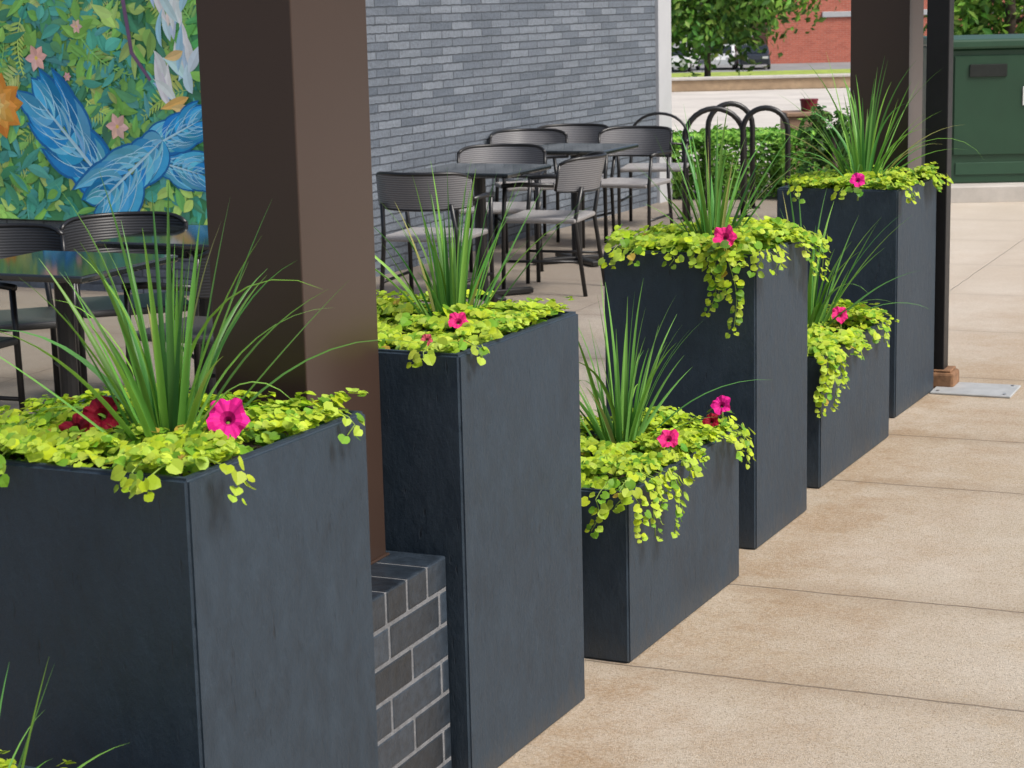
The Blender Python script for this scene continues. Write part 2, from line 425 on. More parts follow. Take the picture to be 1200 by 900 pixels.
def spike(x,y,z,label,n,L,spread=.75,sd=1,lean=(0,0)):
    st=random.getstate(); random.seed(sd)
    t=thing('spiky_grass',label,'plant',(x,y,z),0,'spiky grass plants in the planters')
    mb=MB()
    for i in range(n):
        az=2*PI*i*.618+uni(-.3,.3); tilt=spread*(uni(0,1)**1.2)*.95
        if i<7: tilt=uni(.9,1.2)*spread
        ln=L*uni(.6,1.08)*(1.0 if tilt<.6 else .98)
        bx=Vector((math.cos(az)*uni(0,.035),math.sin(az)*uni(0,.035),-.04))
        dirh=Vector((math.cos(az),math.sin(az)*.8,0))+Vector((lean[0],lean[1],0))
        curl=uni(.04,.5)*(1+tilt*1.2)
        if rnd()<.14: curl+=uni(.6,1.4)
        wd=uni(.0046,.0072)*(L/.4)**.7
        side=Vector((-math.sin(az),math.cos(az),0)); side=(side+Vector((uni(-.8,.8),uni(-.8,.8),0))).normalized()
        N=11; p=bx.copy(); ang=tilt*.64; vs=[]
        for k in range(N+1):
            q=k/N
            wk=wd*(1-.25*(1-min(1,q*5)))*(1-q**1.9)+.0003
            dv=dirh*math.sin(ang)+Vector((0,0,math.cos(ang)))
            nn=side.cross(dv)
            vs+= [p-side*wk+nn*wk*.45,p,p+side*wk+nn*wk*.45]
            p=p+dv*(ln/N); ang+= curl*(ln/N)*3.2*(q+.25)
        fs=[]
        for k in range(N): fs+=[(3*k,3*k+1,3*k+4,3*k+3),(3*k+1,3*k+2,3*k+5,3*k+4)]
        g=uni(.55,1.35); y_=rnd()
        col=((.10+.13*y_)*g,(.32+.12*y_)*g,(.055+.03*rnd())*g)
        if rnd()<.04: col=(.36,.36,.12)
        mb.add(vs,fs,col)
    mb.build('blades',M_blade,t,smooth=True)
    random.setstate(st)
def petunia(x,y,z,r,label,col,sd=0,face=(-.15,-.8,.55)):
    st=random.getstate(); random.seed(sd+100)
    t=thing('petunia',label,'flower',(x,y,z-.06),0,None)
    u,v,n=frame(Vector(face)+Vector((uni(-.25,.25),0,uni(-.15,.25))))
    mb=MB(); N=40; rings=[(.10,-.55),(.2,-.3),(.38,-.08),(.7,.03),(1.0,.0)]; vs=[]; ph=uni(0,6)
    for q,(a,b) in enumerate(rings):
        for k in range(N):
            an=2*PI*k/N
            lob=1+(.10*math.cos(5*an+ph)+.03*math.sin(13*an)+.05*math.sin(2*an+ph))*a*a
            zz=b+(.16*math.sin(5*an+ph*1.7)+.09*math.sin(11*an+ph)+.12*math.sin(2*an))*a**3
            vs.append(Vector((0,0,.06))+(u*math.cos(an)+v*math.sin(an))*(r*a*lob)+n*(zz*r))
    for q in range(4):
        g=(.40,.70,1.0,1.15)[q]
        for k in range(N):
            k2=(k+1)%N
            gg=g*(1-.18*(1 if k%8==0 else 0))
            mb.add([vs[q*N+k],vs[q*N+k2],vs[(q+1)*N+k2],vs[(q+1)*N+k]],[(0,1,2,3)],tuple(c*gg for c in col))
    fl=mb.build('flower',M_petal,t,smooth=True)
    tb=MB(); c0=Vector((0,0,.06))-n*r*.5
    tb.add([c0]+[vs[k] for k in range(N)],[(0,1+k,1+(k+1)%N) for k in range(N)],(.03,.002,.012))
    tb.build('throat',M_petal,fl)
    sb=MB(); sb.tube([(0,0,-.02),(0.004,0,.01),c0],[.003,.003,.004],6); sb.build('stem',M_stem,t,smooth=True)
    lf=MB()
    for i in range(7):
        a=uni(0,2*PI); p=Vector((math.cos(a)*uni(.02,.05),math.sin(a)*uni(.02,.05),uni(.01,.04)))
        round_leaf(lf,p,Vector((math.cos(a)*.6,math.sin(a)*.6-.3,.8)),uni(.012,.018),(.14*uni(.8,1.2),.30*uni(.8,1.2),.03))
    lf.build('leaves',M_leaf,t)
    random.setstate(st)
MAG=(.70,.014,.25); DRED=(.28,.005,.022); PINK=(.76,.025,.20)
# planter 0 (below the frame)
x,y=RW(-.42,.135); spike(x,y,.45,'few thin grass blades poking in at the bottom left corner',34,.35,1.35,11,(.15,0))
creeping(0,'lime leaf tips peeping in along the bottom left edge of the photo',260,50,[(.05,.13,.08)],.02,6,.05,lift=1.0)
# planter 1
x,y=gp(198,520,.93); spike(x,y,.92,'tallest spiky grass, in the large left planter before the brown column',52,.54,1.1,3)
creeping(1,'lime creeping plant filling the large left planter',700,215,[(-.02,.0,.05),(.05,.08,.09)],.008,3,.03,[('r',-.22,.05),('r',.2,.03),('f',.25,.02)],.85)
x,y=gp(118,492,.97); petunia(x,y,.98,.036,'dark red petunia left of the spiky grass in the large left planter',DRED,1)
x,y=gp(88,508,.96); petunia(x,y,.97,.028,'small dark red petunia bud half hidden at the left, lower of the red pair',(.19,.004,.016),2)
x,y=gp(267,496,.985); petunia(x,y,.995,.037,'big magenta petunia right of the spiky grass in the large left planter',MAG,3)
# planter 2
x,y=gp(532,382,.96); spike(x,y,.95,'spiky grass in the tall planter beside the brick pier',44,.45,.9,5)
creeping(2,'lime creeping plant topping the tall planter beside the brick pier',700,215,[(0,0,.04)],.004,1,.02,[('f',.20,.02)],.85)
x,y=gp(537,384,.99); petunia(x,y,1.005,.023,'magenta petunia at the foot of the grass, planter beside the brick pier',PINK,4)
x,y=gp(500,398,.985); petunia(x,y,.985,.013,'tiny pink bud at left in the planter beside the brick pier',(.5,.08,.12),25)
# planter 3
x,y=gp(728,522,.455); spike(x,y,.43,'spiky grass in the nearest fully visible low planter',46,.53,1.0,8,(.1,0))
creeping(3,'lime creeping plant spilling over the low planter with three petunias',700,225,[(-.05,-.12,.05)],.05,8,.06,[('c',0,.12),('f',.08,.07),('f',.17,.10),('r',-.34,.14),('r',-.22,.15),('r',-.28,.08),('r',.24,.06),('r',.33,.09),('r',.40,.07)],1.15,(.0105,.0185))
x,y=gp(783,520,.50); petunia(x,y,.515,.029,'magenta petunia lowest and leftmost of three in the low planter',PINK,6)
x,y=gp(845,476,.52); petunia(x,y,.525,.029,'magenta petunia highest of three in the low planter',MAG,7)
x,y=gp(833,493,.51); petunia(x,y,.51,.024,'dark red petunia just below the highest magenta one in the low planter',DRED,8)
# planter 4
x,y=centers[4]; spike(x+.02,y,.90,'spiky grass in the tall planter in mid row',46,.49,.85,13)
creeping(4,'lime creeping plant with a long strand off the corner of the mid row tall planter',650,205,[(.0,.0,.04)],.05,6,.06,[('f',.12,.12),('f',.18,.24),('f',.15,.19),('c',0,.06),('f',-.2,.05),('r',.08,.07),('r',.2,.12),('r',.24,.14)],1.35,(.0115,.0200))
x,y=gp(849,277,.985); petunia(x,y,.985,.036,'magenta petunia in the tall planter in mid row',PINK,9)
# planter 5
x,y=centers[5]; spike(x+.06,y+.13,.44,'spiky grass in the far low planter',44,.62,1.0,17,(.1,0))
creeping(5,'lime creeping plant tumbling over the front of the far low planter',620,210,[(-.02,.0,.05)],.06,9,.08,[('c',0,.20),('c',0,.15),('f',.15,.15),('r',-.40,.18),('r',-.34,.13),('r',.25,.07),('f',.05,.12)],1.5,(.0115,.0200))
x,y=gp(984,378,.50); petunia(x,y,.53,.032,'magenta petunia in the far low planter',PINK,10)
# planter 6
x,y=centers[6]; spike(x+.02,y,.90,'spiky grass in the tall planter beside the black post',52,.59,1.1,21)
creeping(6,'lime creeping plant topping the tall planter beside the black post',600,200,[(0,0,.04)],.03,9,.05,[],1.15,(.0115,.0195))
x,y=gp(1005,214,.97); petunia(x,y,.98,.030,'magenta petunia in the tall planter beside the black post',MAG,11)
# ------------------------------------------------------------------ brick piers and columns
def pier(k0,k1,s0,s1,h,label):
    L=k1-k0; W=s1-s0; c=RW((k0+k1)/2,(s0+s1)/2)
    t=thing('brick_pier',label,'pier',(c[0],c[1],.008),ROT,'brick piers under the columns')
    mb=MB(); mb.box((0,0,(h-.004)/2),(W-.010,L-.010,h-.008)); mb.build('mortar_core',M_mortar,t)
    bb=MB(); nc=round(h/.076); ch=h/nc; ncol=5; bw=W/ncol
    def bcol():
        g=random.choice([.6,.8,1,1.15,1.35]); return (.022*g,.032*g,.045*g)
    for j in range(nc):
        if j==nc-1:     # rowlock cap course
            m=max(3,round(L/.085)); bl=L/m
            for i in range(m):
                for q in (-1,1):
                    bb.box((q*W/4,-L/2+bl*(i+.5),ch*(j+.5)),(W/2-.006,bl-.006,ch-.007),.005,0,bcol(),seg=2)
            continue
        y0=-L/2-(.13 if j%2 else .03)
        while y0<L/2-.01:
            a=max(y0,-L/2); b=min(y0+.235,L/2)
            if b-a>.02:
                for i in range(ncol):
                    if 0<i<ncol-1 and a>-L/2+.02 and b<L/2-.02: continue
                    bb.box((-W/2+bw*(i+.5),(a+b)/2,ch*(j+.5)),(bw-.007,b-a-.007,ch-.007),.004,0,bcol(),seg=2)
            y0+=.235
    bb.build('bricks',M_pier,t)
    return t
pier(.66,1.04,.035,.48,.535,'low charcoal brick pier under the near brown column, between two tall planters')
pier(5.87,6.24,.09,.48,.535,'charcoal brick pier hidden behind the far tall planter, under the far column')
def column(k0,k1,s0,s1,z0,label):
    c=RW((k0+k1)/2,(s0+s1)/2); t=thing('steel_column',label,'column',(c[0],c[1],z0),ROT,'brown steel columns')
    mb=MB(); mb.box((0,0,1.3),(s1-s0,k1-k0,2.592),.003,seg=2); mb.build('shaft',M_bronze,t)
    mb=MB(); mb.box((0,0,.003),(s1-s0+.012,k1-k0+.012,.006),.002); mb.build('base_plate',M_bronze,t)
column(.69,1.0,.162,.372,.538,'dark brown square steel column rising from the brick pier at left')
column(5.93,6.21,.135,.39,.538,'dark brown square steel column behind the far tall planter')
x,y=rp(1.888,8.80)
t=thing('black_post','slim black square post on a rusty foot beside the far planter','post',(x,y,.008),ROT)
mb=MB(); mb.box((0,0,1.6),(.095,.095,3.1),.004,seg=2); mb.build('shaft',M_blackpost,t)
mb=MB(); mb.box((.02,-.0,.035),(.15,.14,.07),.012,seg=2); mb.box((.02,0,.0755),(.12,.12,.010),.003); mb.build('foot_block',M_rust,t)
x,y=gp(1143,460); t=thing('access_cover','pale grey cover plate set in the paving beside the black post','cover',(x,y,.008),ROT)
mb=MB(); mb.box((0,0,.005),(.34,.26,.010),.003); mb.build('plate',M_plate,t)
for sx in (-.14,.14):
    for sy in (-.10,.10):
        mb=MB(); mb.tube([(sx,sy,.009),(sx,sy,.014)],.008,10); mb.build('bolt',M_chrome,t)
# ------------------------------------------------------------------ building with mural
BX,BY=rp(-1.30,11.36); ex,ey=rp(1.23,17.0)
BL=math.hypot(ex-BX,ey-BY); ROTW=math.atan2(-(ex-BX),ey-BY); BH=4.6
t=thing('brick_building','long blue grey brick building wall behind the patio tables','building',(BX,BY,0),ROTW)
mb=MB(); mb.box((-.15,BL/2,BH/2),(.30,BL,BH)); mb.build('side_wall',M_brickw,t)
mb=MB(); mb.box((-4.3,.16,BH/2),(8.0,.30,BH)); mb.build('front_wall',M_brickm,t)
mb=MB(); mb.box((-.14,BL+.14,BH/2),(.34,.28,BH),.004); mb.build('corner_trim',M_trim,t)
mb=MB(); mb.box((-4.2,BL/2+.1,BH+.10),(8.5,BL+.6,.2),.01); mb.build('roof_coping',M_trim,t)
# mural
t=thing('mural','painted jungle mural with big blue leaves on the wall left of the brown column','mural',(BX,BY,0),ROTW)
mb=MB(); mb.box((-2.25,-.022,1.86),(3.9,.04,2.84),.004,col=(.09,.34,.15))
Q=[0]
def J(u): return -(330-u)*.0061
def Z(v): return 1.7-.0051*v+.06
def poly(pts,col):
    Q[0]+=1; yy=-.0425-Q[0]*.0000022
    pts=[(min(max(p[0],-4.19),-.31),yy,min(max(p[1],.445),3.27)) for p in pts]
    mb.add(pts,[tuple(range(len(pts)))],col)
def jit(c,a=.2):
    g=uni(1-a,1+a); return tuple(min(.95,x*g*uni(.9,1.1)) for x in c)
def pleaf(x,z,L,W,ang,col,two=.85,bend=0.0):
    N=8; A=[];B=[];C=[]
    for k in range(N+1):
        q=k/N; hw=W*math.sin(PI*q**.85)*.5; a=ang+bend*q
        cx=x+math.cos(a)*L*q; cz=z+math.sin(a)*L*q
        nx,nz=-math.sin(a),math.cos(a)
        C.append((cx,cz)); A.append((cx+nx*hw,cz+nz*hw)); B.append((cx-nx*hw,cz-nz*hw))
    poly(C+A[::-1],col); poly(B+C[::-1],tuple(c*two for c in col))
    return C
GR=[(.12,.44,.16),(.20,.54,.15),(.36,.68,.17),(.09,.33,.19),(.50,.74,.21),(.10,.46,.35),(.26,.60,.14),(.13,.49,.43),(.15,.48,.23),(.12,.40,.15)]
def frond(x,z,L,ang,col,n=9,ll=.12,bend=.4,lw=.28):
    for k in range(1,n+1):
        q=k/n; a=ang+bend*q; px=x+math.cos(a)*L*q; pz=z+math.sin(a)*L*q
        l=ll*(1.15-q*.8)
        for sd in (-1,1): pleaf(px,pz,l,l*lw,a+sd*.95,jit(col,.10),.9)
    pts=[(x+math.cos(ang+bend*q)*L*q,z+math.sin(ang+bend*q)*L*q) for q in [k/10 for k in range(11)]]
    poly([(p[0]-.003,p[1]) for p in pts]+[(p[0]+.005,p[1]+.004) for p in pts[::-1]],tuple(min(.9,c*1.2) for c in col))
FR=[(.48,.70,.18),(.26,.58,.16),(.13,.46,.27),(.56,.74,.26),(.13,.49,.41)]
for i in range(1400):
    x=uni(-4.1,-.35) if i%3==0 else uni(-2.2,-.45); z=uni(.5,3.2) if i%3==0 else uni(.46,1.95)
    hsel=int((noise.noise((x*1.6,z*1.6,2.0))*.9+.5)*len(GR))+random.choice([-1,0,0,1])
    col=GR[max(0,min(len(GR)-1,hsel))]
    sh=.86+.42*(noise.noise((x*3,z*3,7))+.25)
    pleaf(x,z,uni(.07,.22),uni(.03,.085),uni(0,2*PI),jit(tuple(c*sh for c in col),.12),uni(.80,.95),uni(-.6,.6))
    if i%30==0:
        frond(uni(-2.4,-.5),uni(.45,2.0),uni(.22,.42),uni(0,2*PI),random.choice(FR),12,uni(.08,.13),lw=.22)
    if i%90==0:
        frond(uni(-4,-2.2),uni(.5,3),uni(.3,.5),uni(0,2*PI),random.choice(FR),10,uni(.10,.16))
def blueleaf(u0,v0,u1,v1,wf=.5,base=(.05,.42,.86)):
    # broad blue leaf with ragged pointed lobes along a pale rib
    x0,z0,x1,z1=J(u0),Z(v0),J(u1),Z(v1); L=math.hypot(x1-x0,z1-z0); ang=math.atan2(z1-z0,x1-x0)
    n=10
    for ps in (0,1,2):
        for k in range(n):
            q=(k+.15)/n; px=x0+(x1-x0)*q; pz=z0+(z1-z0)*q
            rs=random.Random(k*7+int(u0))
            for sd in (-1,1):
                l=L*wf*math.sin(PI*(.24+.64*q))*rs.uniform(.75,1.25); aa=ang+sd*rs.uniform(.75,1.05)
                if ps==0: pleaf(px,pz,l*1.06,L*.20,aa,(.02,.16,.44),1,-sd*.5)
                elif ps==1: pleaf(px,pz,l,L*.165,aa,jit(random.choice([base,(.10,.52,.90),(.03,.32,.76),(.16,.60,.92)]),.10),.70,-sd*.5)
                else:
                    pleaf(px,pz,l*.9,L*.010,aa,(.45,.78,.95),1,-sd*.5)
                    if k%2==0: pleaf(px,pz,l*.55,L*.03,aa-sd*.15,jit((.28,.68,.94),.08),.9,-sd*.5)
    pleaf(x0,z0,L*1.08,L*.03,ang,(.50,.80,.95),.9)
def star(u,v,r,col,n=6,core=(.9,.65,.15)):
    x,z=J(u),Z(v)
    for k in range(n): pleaf(x,z,r,r*.6,2*PI*k/n+uni(-.2,.2),jit(col,.12),.88)
    poly([(x+r*.15*math.cos(a),z+r*.15*math.sin(a)) for a in [k*PI/4 for k in range(8)]],core)
# branch, pale plumes
poly([(J(158),Z(-60)),(J(163),Z(-60)),(J(176),Z(60)),(J(196),Z(92)),(J(193),Z(94)),(J(172),Z(62))],(.20,.12,.22))
for k in range(44):
    v0=uni(-20,125); u0=uni(212,246)-(0.08*(125-v0) if rnd()<.5 else 0); a=uni(-.9,.4)
    c=random.choice([(.80,.90,.95),(.88,.93,.95),(.58,.80,.94),(.70,.87,.95),(.42,.70,.92),(.90,.90,.84)])
    pleaf(J(u0),Z(v0),uni(.16,.34),uni(.04,.08),PI/2+.35+a,jit(c,.06),.86,uni(-.5,.5))
for u0,v0,u1,v1,c in [(238,112,205,128,(.92,.58,.18)),(240,130,218,118,(.95,.70,.30)),(234,60,214,74,(.92,.66,.30))]:
    x0,z0,x1,z1=J(u0),Z(v0),J(u1),Z(v1); pleaf(x0,z0,math.hypot(x1-x0,z1-z0),.06,math.atan2(z1-z0,x1-x0),c,.8,uni(-.3,.3))
blueleaf(190,184,248,200,.62); blueleaf(180,176,246,140,.58); blueleaf(146,228,60,118,.52); blueleaf(206,160,124,236,.56,(.07,.46,.88))
for rr,cc,nn in ((.21,(.88,.34,.06),11),(.16,(.93,.44,.09),10),(.11,(.95,.56,.14),8),(.06,(.96,.68,.25),6)): star(4,122,rr,cc,nn)
star(58,66,.085,(.93,.55,.50)); star(152,146,.085,(.93,.60,.52)); star(110,30,.045,(.9,.6,.5)); star(95,88,.03,(.88,.5,.5))
mb.build('painted_panel',M_mural,t)
# ------------------------------------------------------------------ tables and chairs
def make_table(label):
    t=thing('cafe_table',label,'table',group='black cafe tables on the patio')
    mb=MB(); mb.box((0,0,.735),(.64,.64,.028),.008,seg=2); mb.build('tabletop',M_top,t)
    mb=MB(); mb.tube([(0,0,.03),(0,0,.722)],.035,14); mb.build('post',M_black,t,smooth=False)
    mb=MB()
    for a in (PI/4,-PI/4): mb.box((0,0,.022+(.0015 if a>0 else 0)),(.62,.06,.032),.006,a)
    mb.build('cross_base',M_black,t); return t
def make_chair(label,mback,mseat,loop=False):
    t=thing('patio_chair',label,'chair',group='patio chairs')
    mb=MB(); mb.box((0,-.01,.435),(.47,.45,.030),.012,seg=3); mb.build('seat',mseat,t)
    N=18; R=7
    def bp(q,s): # q -1..1 across, s 0..1 up
        return Vector((.270*math.sin(q*1.25)/math.sin(1.25),.275-.17*(1-math.cos(q*1.25))/(1-math.cos(1.25))+.05*s*(1-.5*abs(q)),.600+.012*q*q+s*(.180+.012*(1-q*q)-.035*q**6)))
    if not loop:
        mb=MB(); vs=[]
        for side in (0,.010):
            for j in range(R+1):
                for i in range(N+1):
                    q=2*i/N-1; p=bp(q,j/R); vs.append(p+Vector((math.sin(q)*side,math.cos(q)*side,0)))
        W=N+1; off=(R+1)*W; fs=[]
        for j in range(R):
            for i in range(N):
                a=j*W+i; fs.append((a,a+1,a+W+1,a+W)); fs.append((off+a,off+a+W,off+a+W+1,off+a+1))
        mb.add(vs,fs); mb.build('backrest',mback,t,smooth=True)
        mb=MB(); mb.tube([bp(2*i/N-1,1)+Vector((0,.005,.003)) for i in range(N+1)],.0105,8)
        mb.tube([bp(2*i/N-1,0)+Vector((0,.005,0)) for i in range(N+1)],.008,8)
        for q in (-1,1): mb.tube([bp(q,0)+Vector((0,.005,0)),bp(q,1)+Vector((0,.005,.003))],.010,8)
        mb.build('back_frame',M_black,t,smooth=True)
    else:
        mb=MB(); mb.tube([(.23*math.cos(a)*-1,.24+.03*math.sin(a),.58+.24*math.sin(a)**.8) for a in [PI*k/16 for k in range(17)]],.011,8)
        mb.build('back_loop',M_black,t,smooth=True)
        mb=MB(); mb.tube([(-.23,.24,.585),(0,.27,.60),(.23,.24,.585)],.009,8); mb.build('back_rail',M_black,t,smooth=True)
    for s in (-1,1):
        mb=MB(); mb.tube([(s*.245,-.225,0),(s*.245,-.215,.44),(s*.258,-.20,.635)],.0130,8); mb.build('leg',M_black,t,smooth=True)
        mb=MB(); mb.tube([(s*.225,.265,0),(s*.215,.205,.43),(s*.20,.245,.63)],.0130,8); mb.build('leg',M_black,t,smooth=True)
        mb=MB(); mb.tube([(s*.258,-.215,.638),(s*.268,-.1,.648),(s*.271,.10,.645)],.014,8); mb.build('armrest',M_black,t,smooth=True)
        mb=MB(); mb.tube([(s*.245,-.22,.20),(s*.22,.235,.20)],.009,6); mb.build('stretcher',M_black,t,smooth=True)
    return t
def copy_tree(r,label):
    o=r.copy(); COL.objects.link(o); o['label']=label
    for ch in r.children:
        c=ch.copy(); COL.objects.link(c); c.parent=o
    return o
t0=None
for x,y,lab in [(-.17,11.5,'black square table nearest the brick wall\'s left part, before a side-on chair'),
                (.43,13.1,'black square table farther back, in front of the brick wall\'s far end'),
                (-1.66,7.42,'black square table at the left edge below the mural, its top reflecting green'),
                (-1.27,8.30,'black square table half hidden behind the brown column, below the mural')]:
    o=make_table(lab) if t0 is None else copy_tree(t0,lab)
    t0=t0 or o; o.location=(*rp(x,y),.008); o.rotation_euler=(0,0,ROT)
protos={}
for x,y,fx,fy,dk,lab in [
 (-.41,10.9,.35,.94,0,'chair seen from behind, just above the tall planter beside the brick pier'),
 (-.06,12.35,-.1,-1,0,'chair facing the camera behind the nearer table by the brick wall'),
 (.24,11.8,-.95,.3,0,'chair turned side-on, facing left to the nearer table by the brick wall'),
 (.16,13.85,.2,-1,0,'chair against the brick wall, left of two behind the farther table'),
 (.44,14.35,-.1,-1,0,'chair against the brick wall, right of two behind the farther table'),
 (.82,14.0,-.45,-.9,0,'chair with pale seat right of the farther table by the brick wall'),
 (1.10,15.3,-.2,-1,2,'farthest chair with an open loop back, beside the pale end of the brick wall'),
 (-2.03,8.0,.35,-.93,1,'shade-toned chair at the left edge under the orange flower of the mural'),
 (-1.60,8.42,.3,-.95,1,'shade-toned chair below the big blue mural leaves, left of the brown column'),
 (-1.17,7.72,-.93,.4,1,'shade-toned chair hard against the left side of the brown column'),
 (-2.15,7.35,.9,-.4,1,'shade-toned chair at the extreme left edge, drawn up to the left table')]:
    if dk not in protos:
        o=make_chair(lab,M_backd if dk==1 else M_back,M_seatd if dk==1 else M_seat,dk==2); protos[dk]=o
    else: o=copy_tree(protos[dk],lab)
    o['group']='shade-toned slatted chairs below the mural' if dk==1 else 'grey chairs by the brick wall'
    o.location=(*rp(x,y),.008); o.rotation_euler=(0,0,math.atan2(fy,fx)+PI/2)
# ------------------------------------------------------------------ bike hoops
for x,y,w,rz,lab in [(1.60,15.8,.46,.05,'black hoop rack, widest and leftmost of three before the hedge'),
                 (1.80,16.5,.36,.1,'black hoop rack, middle and farthest of three before the hedge'),
                 (2.00,15.8,.34,-.1,'black hoop rack, rightmost of three before the hedge')]:
    pts=[(-w/2,0,0),(-w/2,0,.84-w/2)]+[(-w/2*math.cos(a),0,.84-w/2+w/2*math.sin(a)) for a in [PI*k/14 for k in range(1,14)]]+[(w/2,0,.84-w/2),(w/2,0,0)]
    t=thing('hoop_rack',lab,'bike rack',(*rp(x,y),.008),rz,'black hoop racks')
    mb=MB(); mb.tube(pts,.022,10); mb.build('hoop',M_black,t,smooth=True)
    for s in (-1,1):
        mb=MB(); mb.tube([(s*w/2,0,0),(s*w/2,0,.012)],.06,14); mb.build('foot_plate',M_black,t)
# ------------------------------------------------------------------ shrubs, trees
def leafquad(mb,P,nr,s,col):
    u,v,nn=frame(nr); a=uni(0,PI); U=u*math.cos(a)+v*math.sin(a); V=nn.cross(U)
    mb.add([P-U*s,P-V*s*.5+nn*s*.12,P+U*s,P+V*s*.5+nn*s*.12],[(0,1,2,3)],col)
def foliage(mb,c,rad,n,size,cols,clumps=14,zmin=-1.0):
    cl=[]
    for i in range(clumps):
        while True:
            p=Vector((uni(-1,1),uni(-1,1),uni(zmin,1)))
            if .25<p.length<1: break
        cl.append((p,uni(.22,.42),uni(.55,1.3)))
    for i in range(n):
        p,cr,br=random.choice(cl)
        q=Vector((random.gauss(0,1),random.gauss(0,1),random.gauss(0,1))).normalized()*cr*rnd()**.4
        w=p+q; P=Vector((c[0]+w.x*rad[0],c[1]+w.y*rad[1],c[2]+w.z*rad[2]))
        nr=q.normalized()+Vector((uni(-.7,.7),uni(-.7,.7),uni(-.2,.9)))
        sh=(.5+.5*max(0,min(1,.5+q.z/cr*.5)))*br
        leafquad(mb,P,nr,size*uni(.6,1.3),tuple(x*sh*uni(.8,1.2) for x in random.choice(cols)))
def clipped(mb,rad,h,n,size,cols):
    for i in range(n):
        x=uni(-1,1); y=uni(-1,1); z=rnd()
        f=random.choice('xyzzy')
        if f=='x': x=math.copysign(uni(.85,1.02),x)
        elif f=='y': y=math.copysign(uni(.85,1.02),y)
        else: z=uni(.86,1.03)
        bump=1+.12*noise.noise((x*2.5,y*2.5,z*3+n))
        P=Vector((x*rad*bump,y*rad*bump,(.06+z*.94)*h*(1+.06*noise.noise((x*3,y*3,9)))))
        nr=Vector((x,y,(z-.3)*1.3))+Vector((uni(-.8,.8),uni(-.8,.8),uni(-.1,.8)))
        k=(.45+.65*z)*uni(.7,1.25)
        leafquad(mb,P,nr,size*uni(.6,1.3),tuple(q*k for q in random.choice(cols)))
GL=[(.18,.41,.05),(.26,.49,.07),(.12,.31,.04)]
for i,(x,y,r,h,lab) in enumerate([(1.42,17.6,.32,.52,'low clipped green shrub beside the end of the brick wall'),(2.04,17.6,.34,.55,'low clipped green shrub directly behind the hoop racks'),(2.66,17.6,.33,.54,'low clipped green shrub right of the hoop racks, before the brown wooden box')]):
    t=thing('shrub',lab,'shrub',(*rp(x,y),0),0,'low green shrubs behind the hoop racks')
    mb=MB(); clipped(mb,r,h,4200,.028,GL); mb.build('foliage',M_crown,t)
    mb=MB()
    mb.tube([(0,0,0),(.02,0,h*.3),(0,.02,h*.7)],.02,6); mb.build('stem',M_bark,t,smooth=True)
t=thing('shrub','taller dark green bush left of the far brown column','shrub',(*rp(2.35,14.6),0))
mb=MB(); foliage(mb,(0,0,.44),(.27,.27,.44),2200,.033,[(.10,.25,.05),(.15,.33,.06),(.07,.18,.045)],30); mb.build('foliage',M_crown,t)
mb=MB(); mb.tube([(0,0,0),(.02,0,.3),(0,.02,.7)],.02,6); mb.build('stem',M_bark,t,smooth=True)
def tree(x,y,h,cz,rad,n,size,cols,label,trunk=.2,clumps=40):
    z0=gz(y); t=thing('leafy_tree',label,'tree',(x,y,z0),0,'trees in the background')
    mb=MB(); mb.tube([(0,0,0),(.05,0,h*.3),(-.05,.1,h*.6),(0,0,h*.85)],[trunk,trunk*.8,trunk*.5,trunk*.15],10)
    for i in range(7):
        a=i*2.4; q=.25+.08*i; mb.tube([(0,0,h*q),(math.cos(a)*rad[0]*.4,math.sin(a)*rad[1]*.4,h*q+rad[2]*.15),(math.cos(a)*rad[0]*.75,math.sin(a)*rad[1]*.75,h*q+rad[2]*.3)],[trunk*.4,trunk*.25,trunk*.08],6)
    mb.build('trunk',M_bark,t,smooth=True)
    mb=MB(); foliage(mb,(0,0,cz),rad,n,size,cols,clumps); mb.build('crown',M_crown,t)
TG=[(.16,.36,.05),(.22,.44,.06),(.10,.25,.045),(.28,.50,.08)]
tree(5.8,58,7,4.45,(3.6,2.6,3.7),20000,.13,TG,'broad green tree hanging over the parked cars, right of the brick wall',.10,120)
tree(14.9,60,6,3.0,(3.2,3,3.0),6000,.17,[(.24,.46,.06),(.30,.54,.08),(.14,.30,.05)],'bright green tree above the dark green cabinet',.2,50)
for x,y,lab in [(8,150,'third from left'),(-4,150,'second from left'),(20,158,'half behind the red brick building'),(33,150,'right of the red brick building'),(45,152,'second from right'),(52,148,'rightmost')]:
    tree(x,y,9,5.5,(7,5,5.5),2500,.5,TG,'green skyline tree far behind the parked cars, '+lab,.3,36)
# ------------------------------------------------------------------ far things
t=thing('low_wall','long low tan kerb wall across the far side of the parking lot','wall',(6,36.6,0))
mb=MB(); mb.box((0,0,.10),(30,.30,.20),.01); mb.build('wall_body',M_tan,t)
mb=MB(); mb.box((0,0,.225),(30.1,.38,.05),.01); mb.build('coping',M_conc,t)
t=thing('red_brick_building','red brick building with a pale band behind the tree','building',(26.5,131,GD))
mb=MB(); mb.box((0,4,3.5),(19,8,7)); mb.build('wall',M_redbrick,t)
mb=MB(); mb.box((1,-.03,3.05),(14,.2,.35),.02); mb.build('pale_band',M_trim,t)
mb=MB(); mb.box((0,4,7.15),(19.4,8.4,.3),.02); mb.build('parapet',M_trim,t)
for x in (-1,3.5,7.5):
    mb=MB(); mb.box((x,-.02,5.2),(1.6,.1,1.8),.02); w=mb.build('window',M_trim,t)
    mb=MB(); mb.box((x,-.06,5.2),(1.4,.06,1.6)); mb.build('pane',M_glass,w)
